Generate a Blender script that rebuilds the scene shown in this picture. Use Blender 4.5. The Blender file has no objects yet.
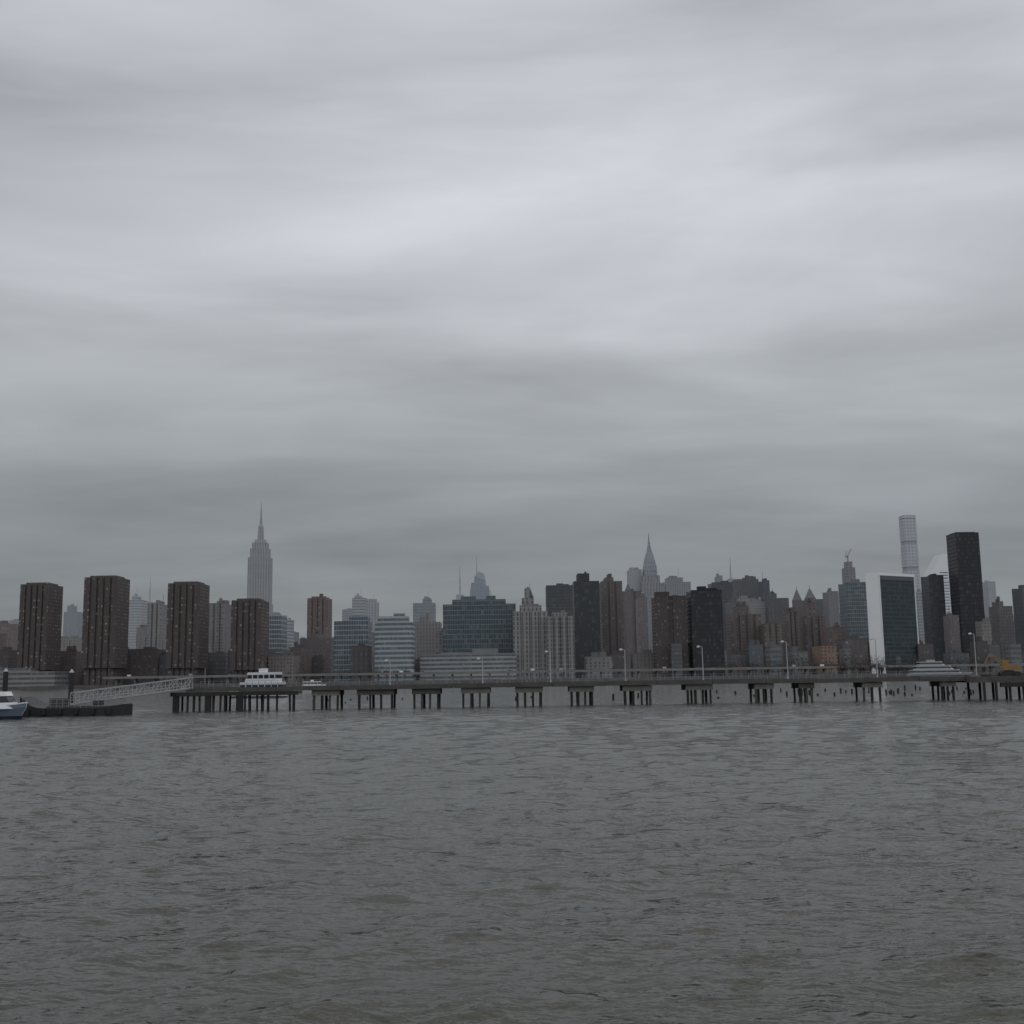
import bpy, math, random
import numpy as np
from mathutils import Vector, Matrix, Euler
random.seed(7); np.random.seed(7)
scene=bpy.context.scene
scene.view_settings.view_transform='Standard'; scene.view_settings.look='None'; scene.view_settings.exposure=0

def s2l(c):
    return tuple(((v/255)/12.92 if v/255<=0.04045 else (((v/255)+0.055)/1.055)**2.4) for v in c)

# ---------------- camera ----------------
FPX=1123.0; H=4.5; PITCH=math.atan(164.5/FPX); ROLL=math.radians(0.85)
cam=bpy.data.cameras.new('camera'); camo=bpy.data.objects.new('camera',cam)
scene.collection.objects.link(camo); scene.camera=camo
cam.sensor_width=36; cam.lens=36*FPX/1024; cam.clip_start=0.5; cam.clip_end=40000
R=Matrix.Rotation(math.pi/2+PITCH,3,'X')@Matrix.Rotation(-ROLL,3,'Z')
camo.matrix_world=Matrix.Translation((0,0,H))@R.to_4x4()
def at(px,py,D):
    d=R@Vector(((px-512)/FPX,(512-py)/FPX,-1)); t=D/d.y
    return d.x*t, H+d.z*t

# ---------------- mesh builder ----------------
class MB:
    def __init__(s): s.v=[];s.f=[];s.uv=[];s.m=[];s.mats=[]
    def mat(s,m):
        if m not in s.mats: s.mats.append(m)
        return s.mats.index(m)
    def face(s,pts,uvs,m):
        b=len(s.v); s.v+= [tuple(p) for p in pts]; s.f.append(list(range(b,b+len(pts)))); s.uv+=uvs; s.m.append(s.mat(m))
    def prism(s,p0,z0,z1,m,cap=None,p1=None,bottom=False):
        p1=p1 or p0; n=len(p0); u=0
        for i in range(n):
            j=(i+1)%n
            L=math.hypot(p0[j][0]-p0[i][0],p0[j][1]-p0[i][1])
            s.face([(p0[i][0],p0[i][1],z0),(p0[j][0],p0[j][1],z0),(p1[j][0],p1[j][1],z1),(p1[i][0],p1[i][1],z1)],
                   [(u,z0),(u+L,z0),(u+L,z1),(u,z1)],m); u+=L
        s.face([(p[0],p[1],z1) for p in p1],[(0.0,0.0)]*n,cap or m)
        if bottom: s.face([(p[0],p[1],z0) for p in reversed(p0)],[(0.0,0.0)]*n,cap or m)
    def box(s,cx,cy,z0,z1,w,d,m,yaw=0,cap=None,bottom=True):
        s.prism(rect(cx,cy,w,d,yaw),z0,z1,m,cap,bottom=bottom)
    def cyl(s,cx,cy,z0,z1,r,m,n=8,r1=None,cap=None):
        c=[(cx+r*math.cos(2*math.pi*i/n),cy+r*math.sin(2*math.pi*i/n)) for i in range(n)]
        r1=r if r1 is None else r1
        c1=[(cx+r1*math.cos(2*math.pi*i/n),cy+r1*math.sin(2*math.pi*i/n)) for i in range(n)]
        s.prism(c,z0,z1,m,cap,c1,bottom=True)
    def beam(s,p,q,r,m,n=4):
        p=Vector(p);q=Vector(q);d=(q-p)
        if d.length<1e-6:return
        dn=d.normalized(); a=dn.cross(Vector((0,0,1)))
        if a.length<1e-3:a=Vector((1,0,0))
        a.normalize(); b=dn.cross(a)
        o=[a*math.cos(2*math.pi*(i+.5)/n)*r+b*math.sin(2*math.pi*(i+.5)/n)*r for i in range(n)]
        for i in range(n):
            j=(i+1)%n
            s.face([p+o[j],p+o[i],q+o[i],q+o[j]],[(0,0),(r,0),(r,d.length),(0,d.length)],m)
        s.face([p+k for k in o],[(0.,0.)]*n,m); s.face([q+k for k in reversed(o)],[(0.,0.)]*n,m)
    def loft(s,secs,m,cap=None):
        n=len(secs[0])
        for k in range(len(secs)-1):
            u=0
            for i in range(n):
                j=(i+1)%n
                a,b,c,d=secs[k][i],secs[k][j],secs[k+1][j],secs[k+1][i]
                L=(Vector(a)-Vector(b)).length
                s.face([a,b,c,d],[(u,a[2]),(u+L,b[2]),(u+L,c[2]),(u,d[2])],m);u+=L
        s.face(secs[-1],[(0.,0.)]*n,cap or m); s.face(list(reversed(secs[0])),[(0.,0.)]*n,cap or m)
    def obj(s,name,loc=(0,0,0)):
        me=bpy.data.meshes.new(name); me.from_pydata(s.v,[],s.f)
        ul=me.uv_layers.new(name='UVMap'); ul.data.foreach_set('uv',[c for uv in s.uv for c in uv])
        for m in s.mats: me.materials.append(m)
        me.polygons.foreach_set('material_index',s.m)
        me.update()
        o=bpy.data.objects.new(name,me); o.location=loc; scene.collection.objects.link(o); return o
def rect(cx,cy,w,d,yaw=0):
    c,s_=math.cos(yaw),math.sin(yaw)
    return [(cx+x*c-y*s_,cy+x*s_+y*c) for x,y in ((-w/2,-d/2),(w/2,-d/2),(w/2,d/2),(-w/2,d/2))]

# ---------------- materials ----------------
HAZE=(0.61,0.64,0.68)  # aerial haze painted into surface base colours, no real mist
def newmat(name):
    m=bpy.data.materials.new(name); m.use_nodes=True; nt=m.node_tree; nt.nodes.clear()
    out=nt.nodes.new('ShaderNodeOutputMaterial'); b=nt.nodes.new('ShaderNodeBsdfPrincipled')
    nt.links.new(b.outputs[0],out.inputs[0]); return m,nt,b
def mth(nt,op,a,b=None,c=None):
    n=nt.nodes.new('ShaderNodeMath'); n.operation=op
    for i,v in enumerate((a,b,c)):
        if v is None: continue
        if isinstance(v,(int,float)): n.inputs[i].default_value=v
        else: nt.links.new(v,n.inputs[i])
    return n.outputs[0]
def mixc(nt,f,a,b,mode='MIX'):
    n=nt.nodes.new('ShaderNodeMix'); n.data_type='RGBA'; n.blend_type=mode
    for k,v in ((0,f),(6,a),(7,b)):
        if isinstance(v,(int,float)): n.inputs[k].default_value=v
        elif isinstance(v,tuple): n.inputs[k].default_value=(*v[:3],1)
        else: nt.links.new(v,n.inputs[k])
    return n.outputs[2]
_pc={}
def plain(name,col,rough=0.8,var=0.25,scale=1.0,metal=0.0,haze=0.0):
    key=(name,)
    if key in _pc: return _pc[key]
    m,nt,b=newmat(name)
    tc=nt.nodes.new('ShaderNodeTexCoord'); nz=nt.nodes.new('ShaderNodeTexNoise'); nz.inputs['Scale'].default_value=scale
    nz.inputs['Detail'].default_value=4; nt.links.new(tc.outputs['Object'],nz.inputs['Vector'])
    f=mth(nt,'MULTIPLY_ADD',nz.outputs[0],var*2,1-var)
    cb=nt.nodes.new('ShaderNodeCombineColor'); 
    for i in range(3): nt.links.new(f,cb.inputs[i])
    c=mixc(nt,1.0,col,cb.outputs[0],'MULTIPLY')
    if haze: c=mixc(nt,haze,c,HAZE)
    nt.links.new(c,b.inputs['Base Color']); b.inputs['Roughness'].default_value=rough; b.inputs['Metallic'].default_value=metal
    _pc[key]=m; return m
_fc={}
def facade(wall,glass,bay,storey,mu,mv,haze,light=0.25,lightcol=(0.4,0.4,0.38),grough=0.3):
    key=(wall,glass,bay,storey,mu,mv,round(haze,2),light,lightcol)
    if key in _fc: return _fc[key]
    m,nt,b=newmat('facade')
    uv=nt.nodes.new('ShaderNodeUVMap'); sp=nt.nodes.new('ShaderNodeSeparateXYZ'); nt.links.new(uv.outputs[0],sp.inputs[0])
    u=mth(nt,'DIVIDE',sp.outputs[0],bay); v=mth(nt,'DIVIDE',sp.outputs[1],storey)
    fu=mth(nt,'FRACT',u); fv=mth(nt,'FRACT',v)
    mk=mth(nt,'MULTIPLY',mth(nt,'LESS_THAN',fu,mu),mth(nt,'LESS_THAN',fv,mv))
    cv=nt.nodes.new('ShaderNodeCombineXYZ'); nt.links.new(mth(nt,'FLOOR',u),cv.inputs[0]); nt.links.new(mth(nt,'FLOOR',v),cv.inputs[1])
    wn=nt.nodes.new('ShaderNodeTexWhiteNoise'); wn.noise_dimensions='2D'; nt.links.new(cv.outputs[0],wn.inputs['Vector'])
    lit=mth(nt,'POWER',wn.outputs[0],5.0)
    lit=mth(nt,'MULTIPLY',lit,light)
    wc=mixc(nt,lit,glass,lightcol)
    tc=nt.nodes.new('ShaderNodeTexCoord'); nz=nt.nodes.new('ShaderNodeTexNoise'); nz.inputs['Scale'].default_value=0.06; nz.inputs['Detail'].default_value=4
    nt.links.new(tc.outputs['Object'],nz.inputs['Vector'])
    f=mth(nt,'MULTIPLY_ADD',nz.outputs[0],0.7,0.65) if sum(wall)<1.8 else mth(nt,'MULTIPLY_ADD',nz.outputs[0],0.1,0.95)
    cb=nt.nodes.new('ShaderNodeCombineColor')
    for i in range(3): nt.links.new(f,cb.inputs[i])
    wl=mixc(nt,1.0,wall,cb.outputs[0],'MULTIPLY')
    c=mixc(nt,mk,wl,wc)
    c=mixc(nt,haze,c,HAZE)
    nt.links.new(c,b.inputs['Base Color'])
    r=mth(nt,'MULTIPLY_ADD',mk,-(0.85-grough)*(1-haze),0.85)
    nt.links.new(r,b.inputs['Roughness'])
    b.inputs['Specular IOR Level'].default_value=.35
    _fc[key]=m; return m

ST={ # glass, bay, storey, mu, mv, light
 'brick':((0.035,0.035,0.04),3.2,3.0,0.42,0.5,0.6),
 'dots':((0.04,0.04,0.043),3.4,2.9,0.38,0.42,1.0),
 'band':((0.06,0.075,0.085),1.6,3.8,0.92,0.5,0.3),
 'curtain':((0.035,0.05,0.06),1.6,3.9,0.86,0.82,0.25),
 'vert':((0.07,0.07,0.07),3.0,3.6,0.42,0.75,0.2),
 'dark':((0.02,0.023,0.027),1.8,3.8,0.8,0.8,0.15),
}
roofm=plain('roof_gravel',(0.12,0.12,0.12))
def hz(D): return 0.045+1-math.exp(-max(0,D-900)/2000)  # share of haze colour in the wall paint, growing with distance
GZ=2.0
def bldg(name,x0,x1,yt,D,wall,style='brick',dep=28,haze=None,steps=(),notch=0,clutter=True,over=0,k=.8):
    h=hz(D) if haze is None else haze+.012
    lum=sum(wall)/3; wall=tuple((w*.78+lum*.22)*k for w in wall)
    g,bay,st,mu,mv,li=ST[style]
    if clutter: bay=bay*random.choice([.85,1,1.15,1.35]); st=st*random.choice([.95,1,1.1])
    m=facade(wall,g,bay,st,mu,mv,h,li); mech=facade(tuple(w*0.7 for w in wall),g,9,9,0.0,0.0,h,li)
    mb=MB()
    ym=(yt+650)/2
    def span(a,b,y,d):
        while True:
            xa=at(a,y,D if a<512 else D+d)[0]; xb=at(b,y,D if b>512 else D+d)[0]
            if xb-xa>=.6*(b-a)*D/FPX or d<4: return xa,xb,d
            d*=.8
    xa,xb,dd=span(x0,x1,ym,dep); cx=(xa+xb)/2; W=xb-xa
    _,zt=at((x0+x1)/2,yt,D)
    def plan(w,d):
        if not notch: return rect(0,0,w,d)
        pts=[]; kk=notch; q=1.4
        for i in range(kk):
            a0=-w/2+w*i/kk; a1=a0+w/kk; g_=w/kk*0.3
            pts+=[(a0+(g_/2 if i else 0),-d/2),(a1-(g_/2 if i<kk-1 else 0),-d/2)]
            if i<kk-1: pts+=[(a1-g_/2,-d/2+q),(a1+g_/2,-d/2+q)]
        return pts+[(w/2,d/2),(-w/2,d/2)]
    w=W
    if over:
        zo=GZ+(zt-GZ)*over
        mb.prism(plan(w*.86,dd*.86),GZ,zo,m,roofm); mb.prism(plan(w,dd),zo,zt,m,roofm,bottom=True)
    else:
        mb.prism(plan(w,dd),GZ-1,zt,m,roofm)
    top=(0,w,dd,zt)
    for (a,b_,y2) in steps:
        t0=(a-x0)/(x1-x0); t1=(b_-x0)/(x1-x0)
        c=-w/2+w*(t0+t1)/2; sw=w*(t1-t0); _,z2=at((a+b_)/2,y2,D)
        mb.prism(rect(c,0,sw,dd*.7),zt+0.01,z2,m,roofm); top=(c,sw,dd*.7,z2)
    if clutter:
        c,sw,sd,z=top
        for sy in (-sd/2+.3,sd/2-.3): mb.box(c,sy,z-.01,z+1.0,sw-.02,.5,mech)
        for i in range(random.randint(1,3)):
            mb.box(c+random.uniform(-.25,.25)*sw,random.uniform(-.1,.1)*sd,z-.02,z+random.uniform(2,5.5),sw*random.uniform(.15,.45),sd*random.uniform(.25,.45),mech)
        if random.random()<.35:
            a=random.uniform(-.3,.3)*sw
            mb.beam((c+a,0,z),(c+a,0,z+random.uniform(8,14)),.25,mech)
        if style=='brick' and random.random()<.5:
            a=random.uniform(-.3,.3)*sw; mb.cyl(c+a,-sd*.2,z+2,z+5.5,1.7,mech,8); mb.cyl(c+a,-sd*.2,z+5.5,z+7,1.8,mech,8,.1)
            for sx in (-1,1): mb.beam((c+a+sx,-sd*.2,z),(c+a+sx,-sd*.2,z+2.1),.2,mech)
    return mb.obj(name,(cx,D+dd/2,0))

BR=(0.18,0.125,0.105); DB=(0.13,0.092,0.08); TAN=(0.28,0.24,0.205); GR=(0.27,0.27,0.27); LG=(0.45,0.45,0.45); BK=(0.035,0.036,0.04); TE=(0.12,0.17,0.20); RB=(0.22,0.125,0.095)
A='apartment_tower'; O='office_tower'; S='skyscraper'
for x0,x1,yt in ((19,62,584),(83,129,577),(167,209,583),(231,269,600)):
    bldg('brick_apartment_tower',x0,x1,yt,935,(0.118,0.084,0.074),'dots',dep=30,haze=0.02,notch=5,over=0.16,steps=((x0+5,x1-5,yt-2.0),),clutter=False)
L=[
 (A,-12,18,624,1150,RB,'brick',{}),(A,-30,6,634,1010,BR,'brick',{}),
 (O,63,84,612,1900,TE,'curtain',dict(steps=((66,74,606),))),(A,60,84,638,1200,TAN,'brick',{}),
 (O,128,147,600,1700,LG,'band',dict(steps=((131,139,596),))),(A,147,170,604,1150,(0.26,0.235,0.21),'brick',dict(notch=3)),
 (A,124,168,650,980,DB,'brick',{}),(A,136,150,628,1300,BR,'brick',{}),
 (A,208,233,604,1080,(0.25,0.215,0.20),'brick',dict(notch=3)),
 (A,60,86,652,985,BR,'brick',{}),
 (O,268,287,615,1050,(0.34,0.42,0.47),'curtain',dict(k=1)),(O,284,294,620,1400,LG,'band',{}),
 (A,307,332,598,1250,(0.20,0.115,0.09),'brick',dict(notch=4,haze=.08,steps=((311,329,597),))),
 (A,288,312,648,1000,BR,'brick',{}),(A,300,336,638,1080,DB,'brick',dict(steps=((312,322,634),))),(A,268,300,656,960,TAN,'brick',{}),
 (O,334,372,621,990,(0.26,0.33,0.37),'curtain',dict(dep=30,k=1,steps=((350,371,617),))),
 (O,352,368,598,1500,LG,'band',dict(steps=((354,362,596),))),(O,366,379,602,1600,(0.4,0.42,0.45),'vert',{}),(O,342,356,610,1700,GR,'band',{}),
 (O,413,436,603,1600,(0.2,0.25,0.28),'curtain',dict(steps=((423,432,599),))),
 (A,414,442,622,1100,TAN,'vert',dict(steps=((420,430,618),))),(A,436,452,632,1020,GR,'brick',{}),
 (O,420,516,655,955,(0.38,0.38,0.37),'band',dict(dep=40)),
 (O,443,516,604,1010,(0.13,0.19,0.21),'curtain',dict(dep=40,k=1,steps=((452,506,600),),haze=.05)),
 (A,513,548,611,960,(0.31,0.295,0.275),'vert',dict(notch=4,k=.85,steps=((520,542,606),))),(A,546,574,616,950,(0.29,0.28,0.265),'vert',dict(notch=4,k=.85,steps=((552,568,613),))),
 (A,522,534,598,990,(0.31,0.295,0.28),'vert',dict(steps=((525,530,589),))),
 (O,546,576,586,1300,(0.09,0.09,0.1),'dark',dict(haze=.08)),
 (S,573,600,581,1080,(0.05,0.055,0.065),'dark',dict(haze=.04,steps=((577,590,574),))),
 (A,600,623,581,1120,(0.17,0.125,0.11),'brick',dict(notch=3,haze=.06,steps=((604,614,578),))),
 (A,620,642,592,1350,DB,'brick',dict(notch=3,haze=.12)),(O,628,643,570,1900,(0.4,0.4,0.4),'vert',dict(haze=.35)),
 (A,636,648,598,1200,BR,'brick',{}),
 (O,662,692,582,1700,GR,'vert',dict(steps=((666,684,578),),haze=.24)),
 (A,652,687,597,1010,(0.11,0.078,0.07),'brick',dict(haze=.02,dep=26,notch=2)),
 (S,687,723,591,1005,BK,'dark',dict(haze=.01)),
 (O,709,734,583,1350,(0.08,0.08,0.09),'dark',dict(haze=.1)),(O,733,760,579,1500,(0.09,0.08,0.08),'vert',dict(haze=.12,steps=((745,758,577),))),(O,760,771,581,1450,(0.1,0.11,0.13),'dark',dict(haze=.12)),
 (O,716,724,576,1800,(0.1,0.1,0.1),'dark',{}),
 (O,726,744,602,1150,(0.10,0.09,0.09),'brick',{}),
 (A,726,762,614,1060,BR,'brick',dict(notch=4,haze=.06,steps=((735,748,607),))),(A,758,782,624,1040,(0.20,0.15,0.125),'brick',dict(notch=3,haze=.06)),
 (O,764,790,598,1300,(0.09,0.09,0.10),'vert',dict(haze=.1,steps=((768,776,594),))),
 (A,780,800,612,1080,BR,'brick',dict(notch=3,haze=.07)),(A,798,826,616,1100,BR,'brick',dict(notch=3,haze=.07,steps=((806,814,603),))),
 (O,800,826,600,1400,(0.10,0.10,0.11),'vert',dict(haze=.12)),
 (O,824,840,592,1300,(0.16,0.15,0.15),'vert',{}),(A,822,846,628,1050,RB,'brick',{}),
 (O,840,868,583,1130,(0.22,0.28,0.31),'curtain',dict(haze=.1)),
 (A,836,868,640,1010,DB,'brick',{}),
 (O,923,946,576,1150,(0.06,0.07,0.085),'dark',dict(haze=.05)),
 (O,916,925,592,1500,(0.3,0.32,0.34),'band',{}),
 (S,950,983,532.5,1120,(0.030,0.030,0.034),'dark',dict(haze=.01,dep=24,clutter=False,steps=((953,980,531.5),))),
 (O,985,998,582,1700,(0.42,0.42,0.43),'vert',{}),(A,990,1014,606,1150,(0.2,0.16,0.15),'brick',dict(steps=((994,1002,602),))),
 (O,1014,1044,588,1100,(0.08,0.08,0.09),'dark',{}),(A,944,960,616,1060,BR,'brick',{}),(A,976,992,622,1050,TAN,'brick',{}),
 (O,936,952,618,1200,(0.2,0.25,0.28),'curtain',{}),
 ('low_rise_building',812,837,646,960,(0.34,0.19,0.10),'brick',dict(clutter=False)),
 ('waterfront_terminal_building',-60,70,672,915,(0.32,0.29,0.26),'band',dict(dep=30,haze=.05,steps=((-20,40,668),),clutter=False)),
]
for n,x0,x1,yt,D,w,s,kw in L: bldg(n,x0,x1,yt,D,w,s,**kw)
env=[(-200,630),(0,628),(60,635),(130,640),(215,636),(290,642),(340,640),(420,635),(520,640),(580,622),(650,615),(720,606),(800,612),(860,630),(920,622),(1000,622),(1230,630)]
def envy(x):
    for (a,ya),(b,yb) in zip(env,env[1:]):
        if a<=x<=b: return ya+(yb-ya)*(x-a)/(b-a)
    return 630
pal=[BR,DB,TAN,GR,(0.2,0.17,0.16),(0.14,0.15,0.17),(0.35,0.33,0.31),DB,(0.12,0.11,0.11)]
x=-200
while x<1230:
    w=random.uniform(12,26); D=random.uniform(1250,2000)
    bldg('city_block_building',x,x+w,envy(x)+random.uniform(-9,12),D,random.choice(pal),random.choice(['brick','brick','vert','band','dark']),k=.64)
    x+=w*random.uniform(.55,.9)
x=-180
while x<1220:
    w=random.uniform(12,30)
    bldg('low_rise_building',x,x+w,random.uniform(645,660)-(x-512)*.008,random.uniform(960,1040) ,random.choice(pal),random.choice(['brick','brick','band','vert']),dep=18,k=.64)
    x+=w*random.uniform(.7,1.5)

def rounded():
    D=940; mb=MB(); m=facade((0.38,0.40,0.41),(0.09,0.13,0.15),1.8,4.0,.93,.55,.05,.3)
    xa,_=at(373,640,D); xb,_=at(415,640,D+25); W=xb-xa; _,z=at(394,622,D); _,z2=at(385,616,D)
    def pl(W,d,r):
        p=[]
        for cx,cy,a0 in ((W/2-2,-d/2+2,-90),(W/2-2,d/2-2,0),(-W/2+2,d/2-2,90)):
            p+=[(cx+2*math.cos(math.radians(a0+t)),cy+2*math.sin(math.radians(a0+t))) for t in (0,45,90)]
        p+=[(-W/2+r+r*math.cos(math.radians(180+t)),-d/2+r+r*math.sin(math.radians(180+t))) for t in range(0,91,10)]
        return p
    mb.prism(pl(W,26,11),GZ,z,m,roofm); mb.prism([(x*.8-1,y*.7) for x,y in pl(W,26,11)],z+.01,z2,m,roofm)
    mb.box(4,3,z2-.1,z2+3,9,8,m); mb.obj('rounded_glass_hospital',((xa+xb)/2,D+13,0))
rounded()

def tower(name,px,D,secs,mats,haze):
    mb=MB(); x,_=at(px,580,D)
    for i,(hw,y0,y1,hw2,kind) in enumerate(secs):
        a=hw*D/FPX; b=hw2*D/FPX; z0=at(px,y0,D)[1] if y0 else GZ; z1=at(px,y1,D)[1]
        if kind=='r': mb.cyl(0,0,z0,z1,a,mats[0],12,b)
        elif kind=='m': mb.cyl(0,0,z0,z1,a,mats[1],8,b)
        else: mb.prism(rect(0,0,2*a,2*a*.8),z0,z1,mats[0],mats[1],rect(0,0,2*b,2*b*.8))
    mb.obj(name,(x,D,0))
D=2400;h=.32
em=facade((0.28,0.27,0.255),(0.09,0.09,0.10),5.5,9,.42,.93,h,.1); es=facade((0.24,0.24,0.24),(0.1,0.1,0.1),9,9,0,0,h,.1)
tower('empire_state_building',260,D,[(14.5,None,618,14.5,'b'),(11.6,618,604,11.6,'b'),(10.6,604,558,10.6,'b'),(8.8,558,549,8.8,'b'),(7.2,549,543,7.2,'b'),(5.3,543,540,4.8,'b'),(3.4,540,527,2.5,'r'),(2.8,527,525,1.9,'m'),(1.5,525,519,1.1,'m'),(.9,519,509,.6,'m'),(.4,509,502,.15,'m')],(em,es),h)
D=1900;h=.22
cm=facade((0.26,0.25,0.245),(0.08,0.08,0.09),5,7.5,.45,.9,h,.1); cs=facade((0.2,0.22,0.25),(0.1,0.1,0.1),9,9,0,0,h,.1)
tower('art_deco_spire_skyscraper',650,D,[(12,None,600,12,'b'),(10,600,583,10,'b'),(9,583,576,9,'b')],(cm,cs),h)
mb=MB(); px=649.5
prof=[(8.2,576),(8.0,570),(7.2,565),(6.8,564.5),(6,560),(5.6,559.5),(4.8,556),(4.4,555.5),(3.4,552),(3.0,551.5),(2.1,548),(1.2,543),(.7,540),(.2,533)]
secs=[]
for hw,y in prof:
    a=hw*D/FPX; z=at(px,y,D)[1]
    ring=[]
    for i in range(16):
        t=2*math.pi*i/16; r=a*(1.0 if i%4==2 else .92 if i%2==1 else .86)
        k=1/max(abs(math.cos(t)),abs(math.sin(t))); ring.append((r*k*.82*math.cos(t),r*k*.82*math.sin(t),z))
    secs.append(ring)
crownm=facade((0.23,0.25,0.28),(0.08,0.08,0.09),4.5,7,.35,.5,h,.1)
mb.loft(secs,crownm,cs)
tw=bpy.data.objects['art_deco_spire_skyscraper']; cr=mb.obj('crown',(0,0,0)); cr.parent=tw; cr.location=(0,0,0)

def crystal():
    D=2300; h=.30; m=facade((0.26,0.3,0.34),(0.12,0.15,0.18),4,5,.8,.75,h,.2); c=facade((0.33,0.33,0.34),(0.1,0.1,0.1),9,9,0,0,h,.1)
    mb=MB(); k=D/FPX; x,_=at(480,590,D); z=lambda y:at(480,y,D)[1]
    def ring(l,r,yl,yr,dy=22):
        return [(l*k,-dy,z(yl)),(r*k,-dy,z(yr)),(r*k,dy,z(yr)),(l*k,dy,z(yl))]
    mb.loft([[(-10*k,-22,GZ),(10*k,-22,GZ),(10*k,22,GZ),(-10*k,22,GZ)],ring(-9.5,9.5,592,592),ring(-8,9,583,587)],m,c)
    mb.loft([ring(-6.5,6.5,592,592,18),ring(-5,5.5,577,581,18),ring(-1,4.5,572,574.5,15)],m,c)
    mb.cyl(-3*k,0,z(584),z(568),1.4,c,6,.9); mb.cyl(-3*k,0,z(568),z(556),.8,c,6,.3)
    mb.obj('crystal_glass_skyscraper',(x,D,0))
    D=2500; k=D/FPX; x,_=at(460,590,D); mb=MB(); m2=facade((0.3,0.31,0.33),(0.12,0.15,0.18),4,4,.8,.6,.36,.2)
    zt=at(460,600,D)[1]; mb.box(0,0,GZ,zt,12*k,40,m2,cap=c); mb.box(0,0,zt+.01,at(460,595,D)[1],7*k,30,m2)
    mb.cyl(0,0,zt,at(460,578,D)[1],2,c,6,1.3);mb.cyl(0,0,at(460,578,D)[1],at(460,565,D)[1],1.1,c,6,.4)
    mb.obj('antenna_office_tower',(x,D,0))
    for px,yb,yt,D in ((149.5,606,577,2200),(731,584,557,1800)):
        mb=MB(); x,_=at(px,yb,D); k=D/FPX; z0=at(px,yb,D)[1]; z1=at(px,yt,D)[1]
        mb.box(0,0,GZ,z0,9*k,30,m2,cap=c); mb.box(0,0,z0+.01,z0+8,5*k,20,m2)
        mb.cyl(0,0,z0,z0+(z1-z0)*.6,1.5,c,6,1.1); mb.cyl(0,0,z0+(z1-z0)*.6,z1,.8,c,6,.3); mb.obj('antenna_office_tower',(x,D,0))
crystal()
def slender():
    D=1900;h=.36; m=facade((0.44,0.45,0.47),(0.22,0.23,0.25),5.5,5.5,.55,.55,h,.05); mb=MB(); k=D/FPX
    x,_=at(910,560,D); z=at(908,516,D)[1]; w=13.8*k*.93
    e=plain('dark_mech',(0.24,0.24,0.26),haze=h)
    n=6; z0=GZ
    for i in range(n):
        z1=GZ+(z-GZ)*(i+1)/n
        mb.box(0,0,z0,z1-6,w,w,m)
        mb.box(0,0,z1-6,z1-.02 if i<n-1 else z1-5,w*.93,w*.93,e)
        z0=z1
    mb.box(0,0,z-5,z,w,w,m); mb.obj('slender_residential_skyscraper',(x,D,0))
slender()
def slant():
    # square white aluminium tower with one 45-degree roof plane falling to the left
    D=1700; m=facade((0.72,0.73,0.75),(0.26,0.28,0.31),3,4.5,1.0,.42,.12,.05); c=plain('white_aluminium',(0.84,0.85,0.86),rough=.6,var=.03)
    sl_=plain('sloped_roof',(0.50,0.52,0.55),rough=.6,var=.05)
    mb=MB(); xa,_=at(922,570,D+30); xb,_=at(948,570,D); W=xb-xa; z=lambda y:at(935,y,D)[1]
    z0=z(580); zl=z(575); zp=z(554)
    mb.box(0,0,GZ,z0,W,30,m,cap=c)
    P=[(-W/2,-15,z0),(W/2,-15,z0),(W/2,-15,zp),(W/2-W*.3,-15,zp),(-W/2,-15,zl)]
    Q=[(a,15,b) for a,_,b in P]
    mb.face(P,[(0.,0.)]*5,c); mb.face(list(reversed(Q)),[(0.,0.)]*5,c)
    for i in range(5):
        if i==0: continue
        j=(i+1)%5; mb.face([P[j],P[i],Q[i],Q[j]],[(0.,0.)]*4,sl_ if i==3 else c)
    dk=plain('dark_face_strip',(0.2,0.21,0.22))  # dark grey strips across the upper front face
    for k_ in range(3):
        zz=z0+2+k_*4.2; mb.box(0,-15.1,zz,zz+1.6,W*(.94-.0*k_),.3,dk) if zz<zl else mb.box(W*.12*(k_)+W*.02,-15.1,zz,zz+1.6,W*(.9-.24*k_),.3,dk)
    mb.obj('slanted_roof_skyscraper',((xa+xb)/2,D+15,0))
slant()
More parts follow.
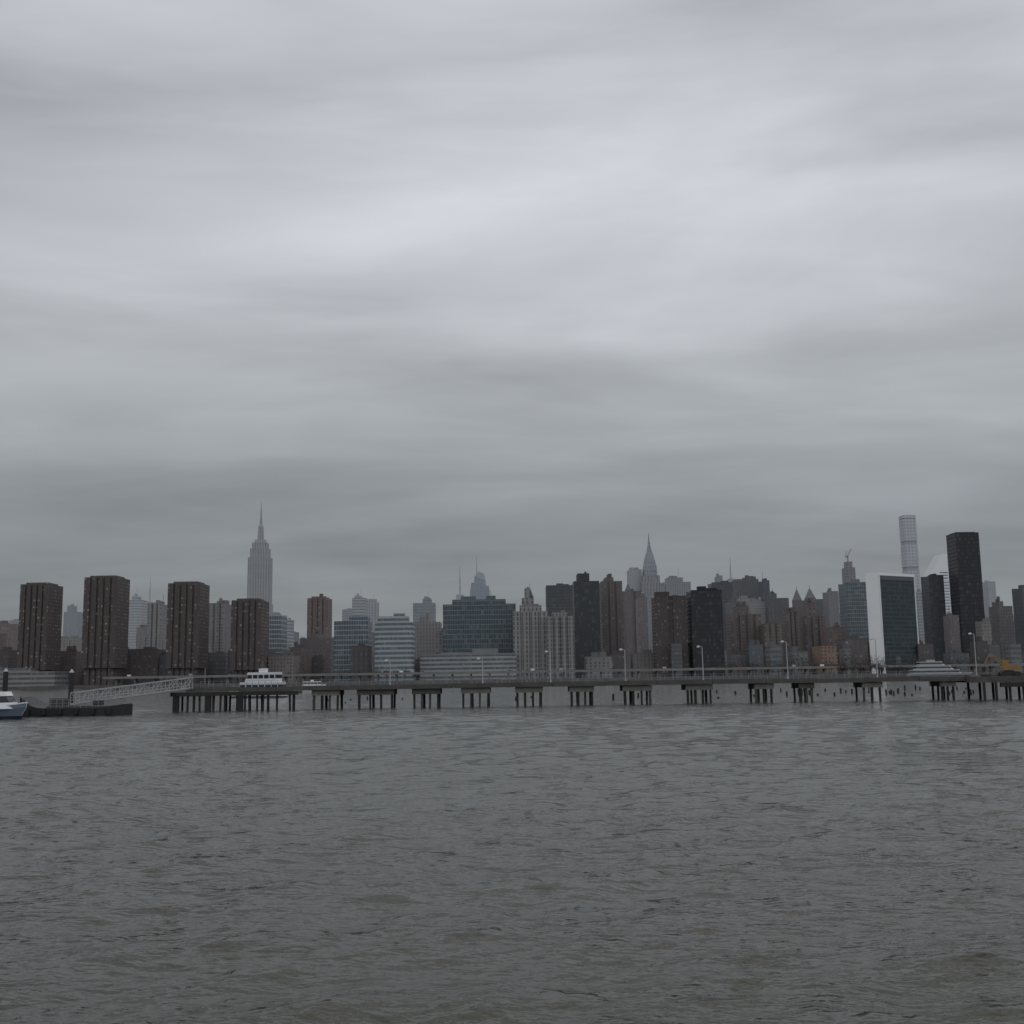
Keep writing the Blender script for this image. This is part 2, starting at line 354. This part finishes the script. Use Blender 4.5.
def un():
    D=1000; mb=MB(); w=facade((0.88,0.88,0.86),(0.1,0.1,0.1),9,9,0,0,.0,.1); g=facade((0.06,0.08,0.085),(0.02,0.032,0.036),1.6,3.8,.85,.75,.03,.12)
    A_=(at(868,620,D+8)[0],D+8); B=(at(881,620,D)[0],D); C=(at(917,620,D+26)[0],D+26)
    zt=at(880,574,D)[1]; E=(C[0]+A_[0]-B[0],C[1]+A_[1]-B[1])
    def q(p,r,m,z0,z1):
        Ln=math.hypot(p[0]-r[0],p[1]-r[1]); mb.face([(p[0],p[1],z0),(r[0],r[1],z0),(r[0],r[1],z1),(p[0],p[1],z1)],[(0,z0),(Ln,z0),(Ln,z1),(0,z1)],m)
    q(A_,B,w,GZ,zt+1.5); q(B,C,g,GZ,zt-1); q(B,C,w,zt-1,zt+1.5); q(C,E,w,GZ,zt+1.5); q(E,A_,g,GZ,zt+1.5)
    mb.face([(p[0],p[1],zt+1.5) for p in (A_,B,C,E)],[(0.,0.)]*4,w)
    dx,dy=(C[0]-B[0]),(C[1]-B[1]); Ln=math.hypot(dx,dy); nx,ny=dy/Ln,-dx/Ln
    for t in (0.012,0.988):
        mb.box(B[0]+dx*t+nx*.3,B[1]+dy*t+ny*.3,GZ,zt+1,.9,.9,w,math.atan2(dy,dx))
    gr=plain('louvre',(0.12,0.13,0.13))
    mb.box((B[0]+C[0])/2+nx*.2,(B[1]+C[1])/2+ny*.2,zt-5,zt-1.1,Ln*.96,.3,gr,math.atan2(dy,dx))
    mb.obj('slab_office_tower')
un()
def crane():
    D=1500; mb=MB(); k=D/FPX; x,_=at(849,580,D); m=facade((0.2,0.18,0.17),(0.06,0.06,0.07),5,4,.6,.6,.2,.3); c=plain('crane_red',(0.26,0.16,0.13),haze=.15)
    z=lambda y:at(847,y,D)[1]
    mb.box(0,0,GZ,z(568),9*k,20,m); mb.box(0,0,z(568)+.01,z(562),5.5*k,14,m)
    mb.beam((0,0,z(563)),(0,0,z(555)),.9,c); mb.beam((-1,0,z(557)),(4*k,0,z(549)),.6,c); mb.beam((-3,0,z(557)),(1,0,z(557)),1.0,c); mb.beam((-3,0,z(557)),(-1,0,z(551)),.4,c)
    mb.obj('tower_under_construction',(x,D,0))
crane()
for px,hw,ye,yp,D in ((797,4,600,589,1350),(810,4.5,598,588,1380),(741,3.5,606,600,1080),(530,3,596,588,1000),(628,3,590,583,1300)):
    mb=MB(); k=D/FPX; m=facade(DB,(0.04,0.04,0.045),3.2,3.2,.42,.5,hz(D)*.6,.4); c=plain('copper_roof%d'%D,(0.10,0.11,0.11),haze=hz(D)*.4)
    x,_=at(px,ye,D); z0=at(px,ye,D)[1]; z1=at(px,yp,D)[1]
    mb.box(0,0,GZ,z0,2*hw*k,2*hw*k,m); mb.prism(rect(0,0,2*hw*k*.95,2*hw*k*.95),z0+.01,z1,c,c,rect(0,0,.4,.4)); mb.beam((0,0,z1-.1),(0,0,z1+4),.25,c)
    mb.obj('pointed_roof_tower',(x,D,0))

# ---------------- ground, seawall, highway ----------------
gm=plain('city_ground',(0.10,0.10,0.095),scale=.02); conc=plain('weathered_concrete',(0.21,0.205,0.195),scale=.3,var=.4); sw=plain('seawall_stone',(0.12,0.115,0.105),scale=.15,var=.5)
mb=MB(); mb.face([(-14000,905,GZ),(14000,905,GZ),(14000,30000,GZ),(-14000,30000,GZ)],[(0.,0.)]*4,gm); mb.obj('ground')
mb=MB(); 
for i in range(-60,60):
    mb.box(i*20,904,-2,GZ+random.uniform(.2,.9),19.7,1.8,sw)
mb.obj('seawall')
asph=plain('asphalt',(0.05,0.05,0.05))
mb=MB()
x0=-130; 
mb.box(x0+350,915,7.2,8.2,1100,12,conc,cap=asph); mb.box(x0+350,909.3,8.21,9.1,1100,.3,conc); mb.box(x0+350,920.8,8.21,9.1,1100,.3,conc)
for i in range(0,74): mb.box(x0-190+i*15,912,GZ,7.19,1.2,1.2,conc)
for i in range(0,74): mb.box(x0-190+i*15,918,GZ,7.19,1.2,1.2,conc)
mb.obj('elevated_highway')
def carmesh(col,van=False):
    mb=MB(); p=plain('car_paint_%s'%str(col),col,rough=.35,var=.03); g=plain('car_glass',(0.02,0.02,0.025),rough=.1); t=plain('tyre',(0.02,0.02,0.02))
    prof=[(-2.25,.4),(2.2,.4),(2.25,.8),(1.3,.95),(.7,1.0),(-2.2,1.05)]
    roof=[(1.2,.96),(.5,1.5),(-1.5,1.5),(-2.1,1.06)] if not van else [(1.9,.96),(1.5,2.1),(-2.2,2.2),(-2.2,1.06)]
    for pr,w,m in ((prof,.9,p),(roof,.78,g)):
        n=len(pr); a=[(x,-w,z) for x,z in pr]; b=[(x,w,z) for x,z in pr]
        mb.face(a,[(0.,0.)]*n,m); mb.face(list(reversed(b)),[(0.,0.)]*n,m)
        for i in range(n):
            j=(i+1)%n; mb.face([a[j],a[i],b[i],b[j]],[(0.,0.)]*4,p if (w<.8 and i==1) else m)
    for sx in (-1.4,1.4):
        for sy in (-.85,.85):
            mb.beam((sx,sy-.1,.33),(sx,sy+.1,.33),.33,t,10)
    if van: mb.box(-.6,0,1.0,2.3,3.1,1.7,p)
    return mb
for i in range(30):
    o=carmesh(random.choice([(0.7,.7,.7),(.05,.05,.05),(.35,.36,.38),(.4,.41,.43),(.2,.03,.03),(.8,.8,.8)]),random.random()<.4).obj('car',(random.uniform(-330,440),random.choice([912.5,917]),8.22))
    if o.location.y>914: o.rotation_euler.z=math.pi
def trees(name,xs,y,hh):
    mb=MB(); b=plain('bare_twigs',(0.075,0.06,0.05)); e=plain('evergreen',(0.04,0.055,0.035))
    for x in xs:
        yy=y+random.uniform(-1,1); h=hh*random.uniform(.6,1.15); mb.cyl(x,yy,GZ,GZ+h*.5,.28,b,6,.15)
        for k in range(9):
            a=random.uniform(0,6.28); p=(x,yy,GZ+h*random.uniform(.25,.5)); q=(x+math.cos(a)*h*.3,yy+math.sin(a)*h*.3,GZ+h*random.uniform(.6,.95)); mb.beam(p,q,.1,b,3)
        m=b if random.random()<.8 else e
        for k in range(130):
            v=Vector((random.gauss(0,1),random.gauss(0,1),random.gauss(0,1))); v.normalize(); v*=random.random()**.5
            c=Vector((x+v.x*h*.36,yy+v.y*h*.36,GZ+h*.68+v.z*h*.33)); d=Vector((random.gauss(0,1),random.gauss(0,1),random.gauss(0,1)))*.45; f=Vector((random.gauss(0,1),random.gauss(0,1),random.gauss(0,1)))*.22
            mb.face([c-d,c+f,c+d],[(0.,0.)]*3,m)
    mb.obj(name)
trees('waterfront_tree_row',[at(x,665,930)[0] for x in np.arange(722,985,5)+np.random.uniform(-2,2,53)],930,15)
trees('waterfront_tree_row',[at(x,665,908)[0] for x in np.arange(840,905,6)],907.5,9)
trees('waterfront_tree_row',[at(x,665,930)[0] for x in np.arange(270,420,9)],930,11)

# ---------------- pier ----------------
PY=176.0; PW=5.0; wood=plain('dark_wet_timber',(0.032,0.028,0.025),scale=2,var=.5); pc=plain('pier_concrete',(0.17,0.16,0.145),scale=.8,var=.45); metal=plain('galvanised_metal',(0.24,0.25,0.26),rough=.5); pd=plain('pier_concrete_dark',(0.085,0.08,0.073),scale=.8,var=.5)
def X(px,y=690,D=PY): return at(px,y,D)[0]
mb=MB(); DT=3.35
xl=X(186); xr=X(1100)
x=xl
while x<xr:
    w=random.uniform(7,9); dz=random.uniform(-.06,.06)
    mb.box(x+w/2,PY+PW/2,DT-.45+dz,DT+dz,w-.04,PW,pc,cap=asph)
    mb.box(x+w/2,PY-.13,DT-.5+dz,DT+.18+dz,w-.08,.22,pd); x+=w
bents=[(328,32),(377,40),(427,30),(476,30),(529,28),(581,26),(636,32),(697,31),(761,25),(803,22),(868,28),(943,22)]
for bx,bw in bents:
    rear=PW-1.0
    xa=X(bx-bw/2,690,PY+.6 if bx<512 else PY+.6+rear); xb=X(bx+bw/2,690,PY+.6 if bx>512 else PY+.6+rear)
    cx=(xa+xb)/2; w=max(2.4,xb-xa)
    for yy in (PY+.6,PY+.6+rear):
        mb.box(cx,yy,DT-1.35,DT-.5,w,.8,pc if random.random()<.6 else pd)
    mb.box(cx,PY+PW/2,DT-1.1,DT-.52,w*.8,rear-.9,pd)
    n=3 if w<3.6 else 4
    for i in range(n):
        px_=cx-w/2+.35+(w-.7)*i/(n-1)
        for yy in (PY+.6,PY+.6+rear):
            if yy>PY+2 and i%2==0 and n==4: continue
            t=random.uniform(-.1,.1)
            mb.beam((px_+t,yy,-2.5),(px_,yy,DT-1.3),.19+random.uniform(-.03,.04),wood if random.random()<.6 else pd,8)
a,b=X(180),X(302)
mb.box((a+b)/2,PY-2,DT-.95,DT-.55,b-a,4,pd); mb.box((a+b)/2,PY-4.1,DT-1.1,DT-.5,b-a+.4,.3,wood)
n=20
for i in range(n):
    xx=a+.4+(b-a-.8)*i/(n-1)+random.uniform(-.25,.25)
    for yy in (PY-3.7,PY-.5):
        if random.random()<.72: mb.beam((xx+random.uniform(-.15,.15),yy,-2.5),(xx,yy,DT-.9),.17,wood,7)
for i in range(3):
    xx=a+.6+(b-a)*i/3.9; mb.box(xx,PY-3.9,-2,DT-1.0,.9,.5,wood)
a,b=X(966),X(1120)
mb.box((a+b)/2,PY-.2,DT-.8,DT+.1,b-a,8.0,pd); mb.box((a+b)/2+2,PY-4.4,DT-1.5,DT-.82,b-a-3,.5,wood)
for i in range(12):
    xx=a+1+(b-a-2)*i/11+random.uniform(-.3,.3)
    mb.beam((xx,PY-4,-2.5),(xx,PY-4,DT-.8),.2,wood,7)
    mb.beam((xx+.4,PY+3,-2.5),(xx+.4,PY+3,DT-.8),.2,wood,7)
for i in range(30):
    mb.box(random.uniform(a,b),PY-3+random.uniform(0,4),DT+.09,DT+.1+random.uniform(.2,.7),random.uniform(.3,1.4),random.uniform(.4,1.2),random.choice([wood,pc,pd]),random.uniform(0,3))
mb.obj('pier')
mb=MB(); x=X(200); 
while x<X(960):
    mb.beam((x,PY+.25,DT-.02),(x,PY+.25,DT+1.1),.04,metal)
    x+=2.0
for z in (.4,.75,1.1): mb.beam((X(200),PY+.25,DT+z),(X(960),PY+.25,DT+z),.022,metal)
x=X(200)
while x<X(1060):
    mb.beam((x,PY+PW-.2,DT-.02),(x,PY+PW-.2,DT+1.1),.04,metal); x+=2.0
for z in (.6,1.1): mb.beam((X(200),PY+PW-.2,DT+z),(X(1060),PY+PW-.2,DT+z),.025,metal)
mb.obj('pier_railing')
lm=plain('lamp_post_paint',(0.42,0.43,0.44),rough=.5)
def lamp(px,ytop):
    mb=MB(); x=X(px,665); z=at(px,ytop,PY+3)[1]; gl=plain('lamp_glass',(0.7,0.7,0.68),rough=.3)
    mb.cyl(0,0,DT-.05,DT+.5,.16,lm,8,.12); mb.cyl(0,0,DT+.5,z-.3,.085,lm,8,.06)
    mb.beam((0,0,z-.35),(-.5,0,z-.1),.05,lm); mb.cyl(-.62,0,z-.28,z-.06,.3,lm,10,.1); mb.cyl(-.62,0,z-.4,z-.285,.2,gl,10,.24)
    mb.obj('street_lamp',(x,PY+3,0))
for p,y in ((388,659),(482,657),(551,650),(627,648),(706,645),(792,640),(883,637),(984,632)): lamp(p,y)
mb=MB()
for i in range(46):
    D=random.choice([205,215,228,240,262])+random.uniform(-1,1); px_=random.triangular(570,1010,960)
    x=X(px_,690,D); h_=random.uniform(.3,1.2)
    mb.beam((x+random.uniform(-.2,.2),D,-2),(x,D,h_),random.uniform(.14,.22),wood,7)
for i in range(10):
    D=random.choice([215,240])+random.uniform(-1,1); x=X(random.uniform(320,560),690,D)
    mb.beam((x+random.uniform(-.2,.2),D,-2),(x,D,random.uniform(.2,.8)),.16,wood,7)
mb.obj('old_pilings')

# ---------------- floating dock, gangway, ferries ----------------
navy=plain('navy_hull',(0.02,0.025,0.04),rough=.35,var=.1); white=plain('white_paint',(0.72,0.73,0.74),rough=.4,var=.06); bluew=plain('bluish_white_hull',(0.16,0.20,0.26),rough=.35,var=.1); offw=plain('offwhite_paint',(0.40,0.41,0.42),rough=.5,var=.15); win=plain('boat_window',(0.015,0.018,0.022),rough=.08,var=.05); black=plain('black_steel',(0.02,0.02,0.022),rough=.6)
FD=160.0
mb=MB(); a,b=X(27,705,FD),X(127,705,FD); w=b-a; c=(a+b)/2
secs=[]
for t,top in ((0,2.7),(.05,2.2),(.12,1.5),(.2,1.15),(.5,1.0),(.85,1.15),(.97,1.35),(1,1.5)):
    x=a+w*t; ins=.0 if .05<t<.95 else .6
    secs.append([(x,FD-3+ins,-.6),(x,FD+3-ins,-.6),(x,FD+3-ins,top),(x,FD-3+ins,top)])
mb.loft(secs,black)
mb.box(c+1,FD,1.05,1.35,w*.6,5.2,pd)
for i in range(13):
    x=a+w*.2+w*.7*i/12; mb.beam((x,FD-2.7,1.1),(x,FD-2.7,2.3),.04,metal)
mb.beam((a+w*.2,FD-2.7,2.3),(a+w*.9,FD-2.7,2.3),.04,metal);mb.beam((a+w*.2,FD-2.7,1.75),(a+w*.9,FD-2.7,1.75),.03,metal)
mb.box(c-3,FD+1.2,1.3,2.4,2.2,1.4,pd); mb.box(c+2.5,FD+1.5,1.3,2.0,1.2,1.2,wood)
for i in range(6): mb.cyl(a+w*(.1+.16*i),FD-3.15,.2,1.0,.3,black,8)
mb.obj('floating_dock')
for px_,yt in ((5,668),(71,669)):
    mb=MB(); z=at(px_,yt,FD+4)[1]; mb.cyl(0,0,-3,z-.5,.36,black,10); mb.cyl(0,0,z-.5,z,.37,offw,10,.06)
    mb.obj('mooring_pile',(X(px_,690,FD+4),FD+4,0))
mb=MB(); xa,za=X(73,697,FD+1),1.55; xb_,zb=X(193,683,PY-1),DT+.1
gmt=plain('gangway_aluminium',(0.38,0.39,0.40),rough=.5,var=.1)
P=lambda t,o,z: (xa+(xb_-xa)*t, FD+1+(PY-2-FD-1)*t+o, za+(zb-za)*t+z)
N=14
for o in (-.9,.9):
    mb.beam(P(0,o,0),P(1,o,0),.15,gmt); mb.beam(P(0,o,1.6),P(1,o,1.6),.10,gmt)
    for i in range(N+1): mb.beam(P(i/N,o,0),P(i/N,o,1.6),.06,gmt)
    for i in range(N): mb.beam(P(i/N,o,0 if i%2 else 1.6),P((i+1)/N,o,1.6 if i%2 else 0),.05,gmt)
    for z in (.5,.9): mb.beam(P(0,o,z),P(1,o,z),.03,gmt)
mb.loft([[P(0,-.85,.02),P(0,.85,.02),P(0,.85,.12),P(0,-.85,.12)],[P(1,-.85,.02),P(1,.85,.02),P(1,.85,.12),P(1,-.85,.12)]],gmt)
mb.obj('gangway')

def ferry(name,loc,L_,yaw,decks=2,hull=navy,sup=white,cab=.28):
    mb=MB(); B=L_*.13+1.2
    st=[]; bt=[]
    for t,wd,sh in ((-.5,.85,0),(-.48,.95,0),(0,1,0),(.25,.92,.1),(.38,.68,.25),(.46,.35,.45),(.5,.05,.6)):
        x=t*L_; b_=B/2*wd; hz_=1.3+sh*1.2
        st.append([(x-(.04*L_*(t>.3)),-b_*.7,-.5),(x-(.04*L_*(t>.3)),b_*.7,-.5),(x,b_,hz_*.75),(x,b_,hz_),(x,-b_,hz_),(x,-b_,hz_*.75)])
        bt.append([(x-(.035*L_*(t>.3)),-b_*.98-.03,-.5),(x-(.035*L_*(t>.3)),b_*.98+.03,-.5),(x-(.02*L_*(t>.3)),b_*.98+.03,.35),(x-(.02*L_*(t>.3)),-b_*.98-.03,.35)])
    mb.loft(st,hull,sup); mb.loft(bt,navy)
    for k in range(len(st)-1):
        for sidx,s_ in ((4,-1),(3,1)):
            p=Vector(st[k][sidx]);q=Vector(st[k+1][sidx]); mb.beam(p+Vector((0,s_*.02,.05)),q+Vector((0,s_*.02,.05)),.12,sup)
    z=1.3; x0,x1=-.46*L_,cab*L_
    for d in range(decks):
        hgt=2.2; bw=B*(.86-.08*d); 
        p0=[(x0,-bw/2),(x1,-bw/2),(x1+.05*L_,-bw*.22),(x1+.05*L_,bw*.22),(x1,bw/2),(x0,bw/2)]
        p1=[(x-(.05*L_ if x>0 else 0),y) for x,y in p0]
        f=lambda t:[(a_[0]+(b_[0]-a_[0])*t,a_[1]+(b_[1]-a_[1])*t) for a_,b_ in zip(p0,p1)]
        mb.prism(f(0),z,z+.8,sup,p1=f(.35)); 
        sh=[(x*.99,y*.97) for x,y in f(.35)]; sh2=[(x*.99,y*.97) for x,y in f(.75)]
        mb.prism(sh,z+.8,z+1.65,win,p1=sh2)
        mb.prism(f(.75),z+1.65,z+hgt,sup,p1=f(1),bottom=True)
        nn=int((x1-x0)/1.8)
        for i in range(nn):
            for s_ in (-1,1): mb.box(x0+.6+(x1-x0-.05*L_)*i/nn,s_*bw*.487,z+.75,z+1.7,.22,.1,sup)
        z+=hgt; x0+=.06*L_; x1-=.13*L_
    mb.box((x0+x1)/2+L_*.05,0,z,z+.9,L_*.12,B*.35,sup)
    mb.beam((x1-.1*L_,0,z),(x1-.12*L_,0,z+2.6),.06,metal); mb.beam((x1-.12*L_,-.8,z+1.6),(x1-.12*L_,.8,z+1.6),.05,metal)
    for s_ in (-1,1):
        mb.beam((.3*L_,s_*B*.4,2.3),(.47*L_,s_*B*.1,2.8),.03,metal)
        for t in (.3,.36,.42,.47): mb.beam((t*L_,s_*(B*.4-(t-.3)/.17*B*.3),1.4),(t*L_,s_*(B*.4-(t-.3)/.17*B*.3),2.35+(t-.3)*2.6),.03,metal)
    o=mb.obj(name,loc); o.rotation_euler.z=yaw; return o
ferry('ferry_boat',(X(29,705,150)-12.9,150,0),26,math.radians(-4),1,bluew,cab=.40)
ferry('ferry_boat',(X(257,685,300),300,0),17,math.radians(160),2,white).scale=(1,1,1.15)
ferry('ferry_boat',(X(314,680,620),620,0),13,math.radians(10),1,white)
ferry('cruise_yacht',(X(940,665,860),860,0),50,math.radians(4),3,offw,offw).scale=(1,1,1.4)

def excavator():
    mb=MB(); y=plain('excavator_yellow',(0.26,0.165,0.05),rough=.6,var=.3); t=black
    for s_ in (-1,1):
        pr=[(-1.6,.25),(-1.3,0),(1.3,0),(1.6,.25),(1.6,.55),(1.3,.8),(-1.3,.8),(-1.6,.55)]
        a_=[(x,s_*1.0-.28,z) for x,z in pr]; b_=[(x,s_*1.0+.28,z) for x,z in pr]; mb.loft([a_,b_],t)
    mb.cyl(0,0,.7,.95,.8,t,12)
    pr=[(-1.9,1.0),(1.1,1.0),(1.1,1.5),(-.3,1.75),(-1.9,1.6)]
    mb.loft([[(x,-1.0,z) for x,z in pr],[(x,1.0,z) for x,z in pr]],y)
    mb.box(.45,-.55,1.5,2.75,1.15,.9,y); mb.box(.5,-.57,1.85,2.6,1.2,.92,win)
    mb.beam((.8,.3,1.5),(2.0,.3,3.3),.17,y); mb.beam((2.0,.3,3.3),(3.3,.3,3.4),.14,y); mb.beam((3.1,.3,3.6),(4.1,.3,1.6),.12,y)
    mb.beam((1.2,.3,1.4),(1.9,.3,2.8),.06,metal); mb.beam((2.2,.3,3.55),(3.1,.3,3.65),.05,metal)
    pr=[(3.9,1.7),(4.35,1.6),(4.45,1.0),(4.1,.8),(3.7,1.0)]
    mb.loft([[(x,-.1,z) for x,z in pr],[(x,.7,z) for x,z in pr]],t)
    o=mb.obj('excavator',(X(1007,665,PY-1),PY-1.5,DT+.1)); o.rotation_euler.z=math.radians(168); o.scale=(.9,.9,.9)
excavator()

# ---------------- water ----------------
dense=np.linspace(-.56,.56,600); side=np.array([.6,.66,.75,.9,1.2,1.8,3,6,16]); cols=np.concatenate([-side[::-1],dense,side])
rows=[11.0]
while rows[-1]<905: rows.append(rows[-1]*1.0036)
rows=np.array(rows); extra=np.array([-400.,-60.,-5.])
yy=np.concatenate([extra,rows]); sc=np.concatenate([[400,120,30],rows])
Xg=np.outer(sc,cols); Yg=np.repeat(yy[:,None],len(cols),1)
Z=np.zeros_like(Xg); DX=np.zeros_like(Xg); DY=np.zeros_like(Xg)
dist=np.maximum(Yg,1)
rng=np.random.RandomState(3)
for i in range(110):
    lam=0.30*(17)**(rng.uniform(0,1)); th=math.radians(-72)+rng.normal(0,.6)
    k=2*math.pi/lam; slope=.030*(1.0 if lam<2.2 else .7); a=slope/k
    kx,ky=math.cos(th)*k,math.sin(th)*k; ph=rng.uniform(0,6.28)
    fade=np.clip((lam/(0.0036*dist)-3)/4,0,1)
    arg=kx*Xg+ky*Yg+ph
    gk=k*rng.uniform(.04,.12); gt=rng.uniform(0,6.28); grp=.6+.6*np.cos(gk*(math.cos(gt)*Xg+math.sin(gt)*Yg)+ph*2)
    a_=a*fade*grp
    Z+=a_*np.cos(arg); DX-=a_*math.cos(th)*np.sin(arg); DY-=a_*math.sin(th)*np.sin(arg)
mask=np.zeros_like(Z); mask[4:-2,10:-10]=1
Xg=Xg+DX*mask; Yg=Yg+DY*mask; Z=Z*mask
nr,nc=Xg.shape
co=np.stack([Xg,Yg,Z],-1).reshape(-1,3).astype(np.float32)
idx=np.arange(nr*nc).reshape(nr,nc)
fa=np.stack([idx[:-1,:-1],idx[:-1,1:],idx[1:,1:],idx[1:,:-1]],-1).reshape(-1,4).astype(np.int32)
me=bpy.data.meshes.new('water'); me.vertices.add(len(co)); me.vertices.foreach_set('co',co.ravel())
me.loops.add(fa.size); me.loops.foreach_set('vertex_index',fa.ravel())
me.polygons.add(len(fa)); me.polygons.foreach_set('loop_start',np.arange(0,fa.size,4,dtype=np.int32)); me.polygons.foreach_set('use_smooth',np.ones(len(fa),dtype=bool))
me.update(); me.validate()
wo=bpy.data.objects.new('water',me); scene.collection.objects.link(wo)
m,nt,b=newmat('river_water')
b.inputs['Base Color'].default_value=(0.037,0.036,0.026,1); b.inputs['Roughness'].default_value=.06; b.inputs['IOR'].default_value=1.33
tc=nt.nodes.new('ShaderNodeTexCoord')
def nz(scale,det,sx=1,sy=1,rot=0,rough=.55):
    mp=nt.nodes.new('ShaderNodeMapping'); mp.inputs['Scale'].default_value=(sx,sy,1); mp.inputs['Rotation'].default_value=(0,0,rot); nt.links.new(tc.outputs['Object'],mp.inputs[0])
    n=nt.nodes.new('ShaderNodeTexNoise'); n.inputs['Scale'].default_value=scale; n.inputs['Detail'].default_value=det; n.inputs['Roughness'].default_value=rough; nt.links.new(mp.outputs[0],n.inputs['Vector']); return n.outputs[0]
n1=nz(1.1,3,.5,1,math.radians(18)); n2=nz(5.5,2,.6,1,math.radians(10)); big=nz(.02,2,.35,1.2)
hgt=mth(nt,'ADD',mth(nt,'MULTIPLY',n1,.25),mth(nt,'MULTIPLY',n2,.045))
patch=mth(nt,'MULTIPLY_ADD',big,1.6,.2)
hgt=mth(nt,'MULTIPLY',hgt,patch)
bp=nt.nodes.new('ShaderNodeBump'); bp.inputs['Strength'].default_value=1; bp.inputs['Distance'].default_value=1.0; nt.links.new(hgt,bp.inputs['Height']); nt.links.new(bp.outputs[0],b.inputs['Normal'])
me.materials.append(m)

# ---------------- sky ----------------
w=bpy.data.worlds.new('World'); scene.world=w; w.use_nodes=True; nt=w.node_tree; nt.nodes.clear()
out=nt.nodes.new('ShaderNodeOutputWorld'); bg=nt.nodes.new('ShaderNodeBackground'); bg.inputs[1].default_value=.1; nt.links.new(bg.outputs[0],out.inputs[0])
sky=nt.nodes.new('ShaderNodeTexSky'); sky.sky_type='NISHITA'; sky.sun_disc=False; sky.sun_elevation=math.radians(72); sky.sun_rotation=math.radians(15)
tc=nt.nodes.new('ShaderNodeTexCoord'); sp=nt.nodes.new('ShaderNodeSeparateXYZ'); nt.links.new(tc.outputs['Generated'],sp.inputs[0])
zc=mth(nt,'MAXIMUM',sp.outputs[2],0.0)
rp=nt.nodes.new('ShaderNodeValToRGB'); nt.links.new(zc,rp.inputs[0]); el=rp.color_ramp.elements
stops=[(0,(124,128,131)),(.06,(125,129,132)),(.13,(135,139,143)),(.19,(156,160,164)),(.26,(176,180,184)),(.36,(191,194,199)),(.5,(192,195,201)),(1,(197,199,204))]
while len(el)<len(stops): el.new(.5)
for e,(p,c) in zip(el,stops): e.position=p; e.color=(*s2l(c),1)
den=mth(nt,'ADD',zc,.17); u=mth(nt,'DIVIDE',sp.outputs[0],den); v=mth(nt,'DIVIDE',sp.outputs[1],den)
cb=nt.nodes.new('ShaderNodeCombineXYZ'); nt.links.new(u,cb.inputs[0]); nt.links.new(v,cb.inputs[1])
def wn(src,scale,det,sc,rot,dist_,off=0,rough=.5):
    mp=nt.nodes.new('ShaderNodeMapping'); mp.inputs['Scale'].default_value=sc; mp.inputs['Rotation'].default_value=(0,math.radians(rot) if sc[2]>1 else 0,math.radians(rot) if sc[2]<=1 else 0); mp.inputs['Location'].default_value=(off,off*.7,off*.3); nt.links.new(src,mp.inputs[0])
    n=nt.nodes.new('ShaderNodeTexNoise'); n.inputs['Scale'].default_value=scale; n.inputs['Detail'].default_value=det; n.inputs['Distortion'].default_value=dist_; n.inputs['Roughness'].default_value=rough; nt.links.new(mp.outputs[0],n.inputs['Vector']); return n.outputs[0]
c1=wn(cb.outputs[0],1.0,3.5,(.7,1.1,1),18,.35,6.4,.47); c2=wn(cb.outputs[0],3.2,4,(.55,1.1,1),-12,.5,5.1,.5)
c3=wn(tc.outputs['Generated'],1.5,4.5,(1.25,1.25,6.6),5,.5,1.7,.5)
f=mth(nt,'ADD',mth(nt,'MULTIPLY_ADD',c1,.8,-.39),mth(nt,'MULTIPLY_ADD',c2,.36,-.175))
f=mth(nt,'ADD',f,mth(nt,'MULTIPLY_ADD',c3,1.05,-.515))
f=mth(nt,'MULTIPLY_ADD',f,.88,1.0)
east_boost=mth(nt,'MULTIPLY_ADD',mth(nt,'MAXIMUM',mth(nt,'MULTIPLY',sp.outputs[1],-1.0),0.0),.5,1.0)  # unseen sky behind the camera, brightened to add light on the facades
f=mth(nt,'MULTIPLY',f,east_boost)
cc=nt.nodes.new('ShaderNodeCombineColor')
for i in range(3): nt.links.new(f,cc.inputs[i])
col=mixc(nt,1.0,rp.outputs[0],cc.outputs[0],'MULTIPLY')
ten=mixc(nt,1.0,col,(10,10,10),'MULTIPLY')
fin=mixc(nt,.96,sky.outputs[0],ten)
nt.links.new(fin,bg.inputs[0])
sl=bpy.data.lights.new('sun','SUN'); sl.energy=.5; sl.angle=math.radians(60); sl.color=(1,.98,.95)
so=bpy.data.objects.new('sun',sl); scene.collection.objects.link(so)
az=math.radians(15); e=math.radians(72); d=Vector((math.sin(az)*math.cos(e),math.cos(az)*math.cos(e),math.sin(e)))
so.rotation_euler=d.to_track_quat('Z','Y').to_euler()
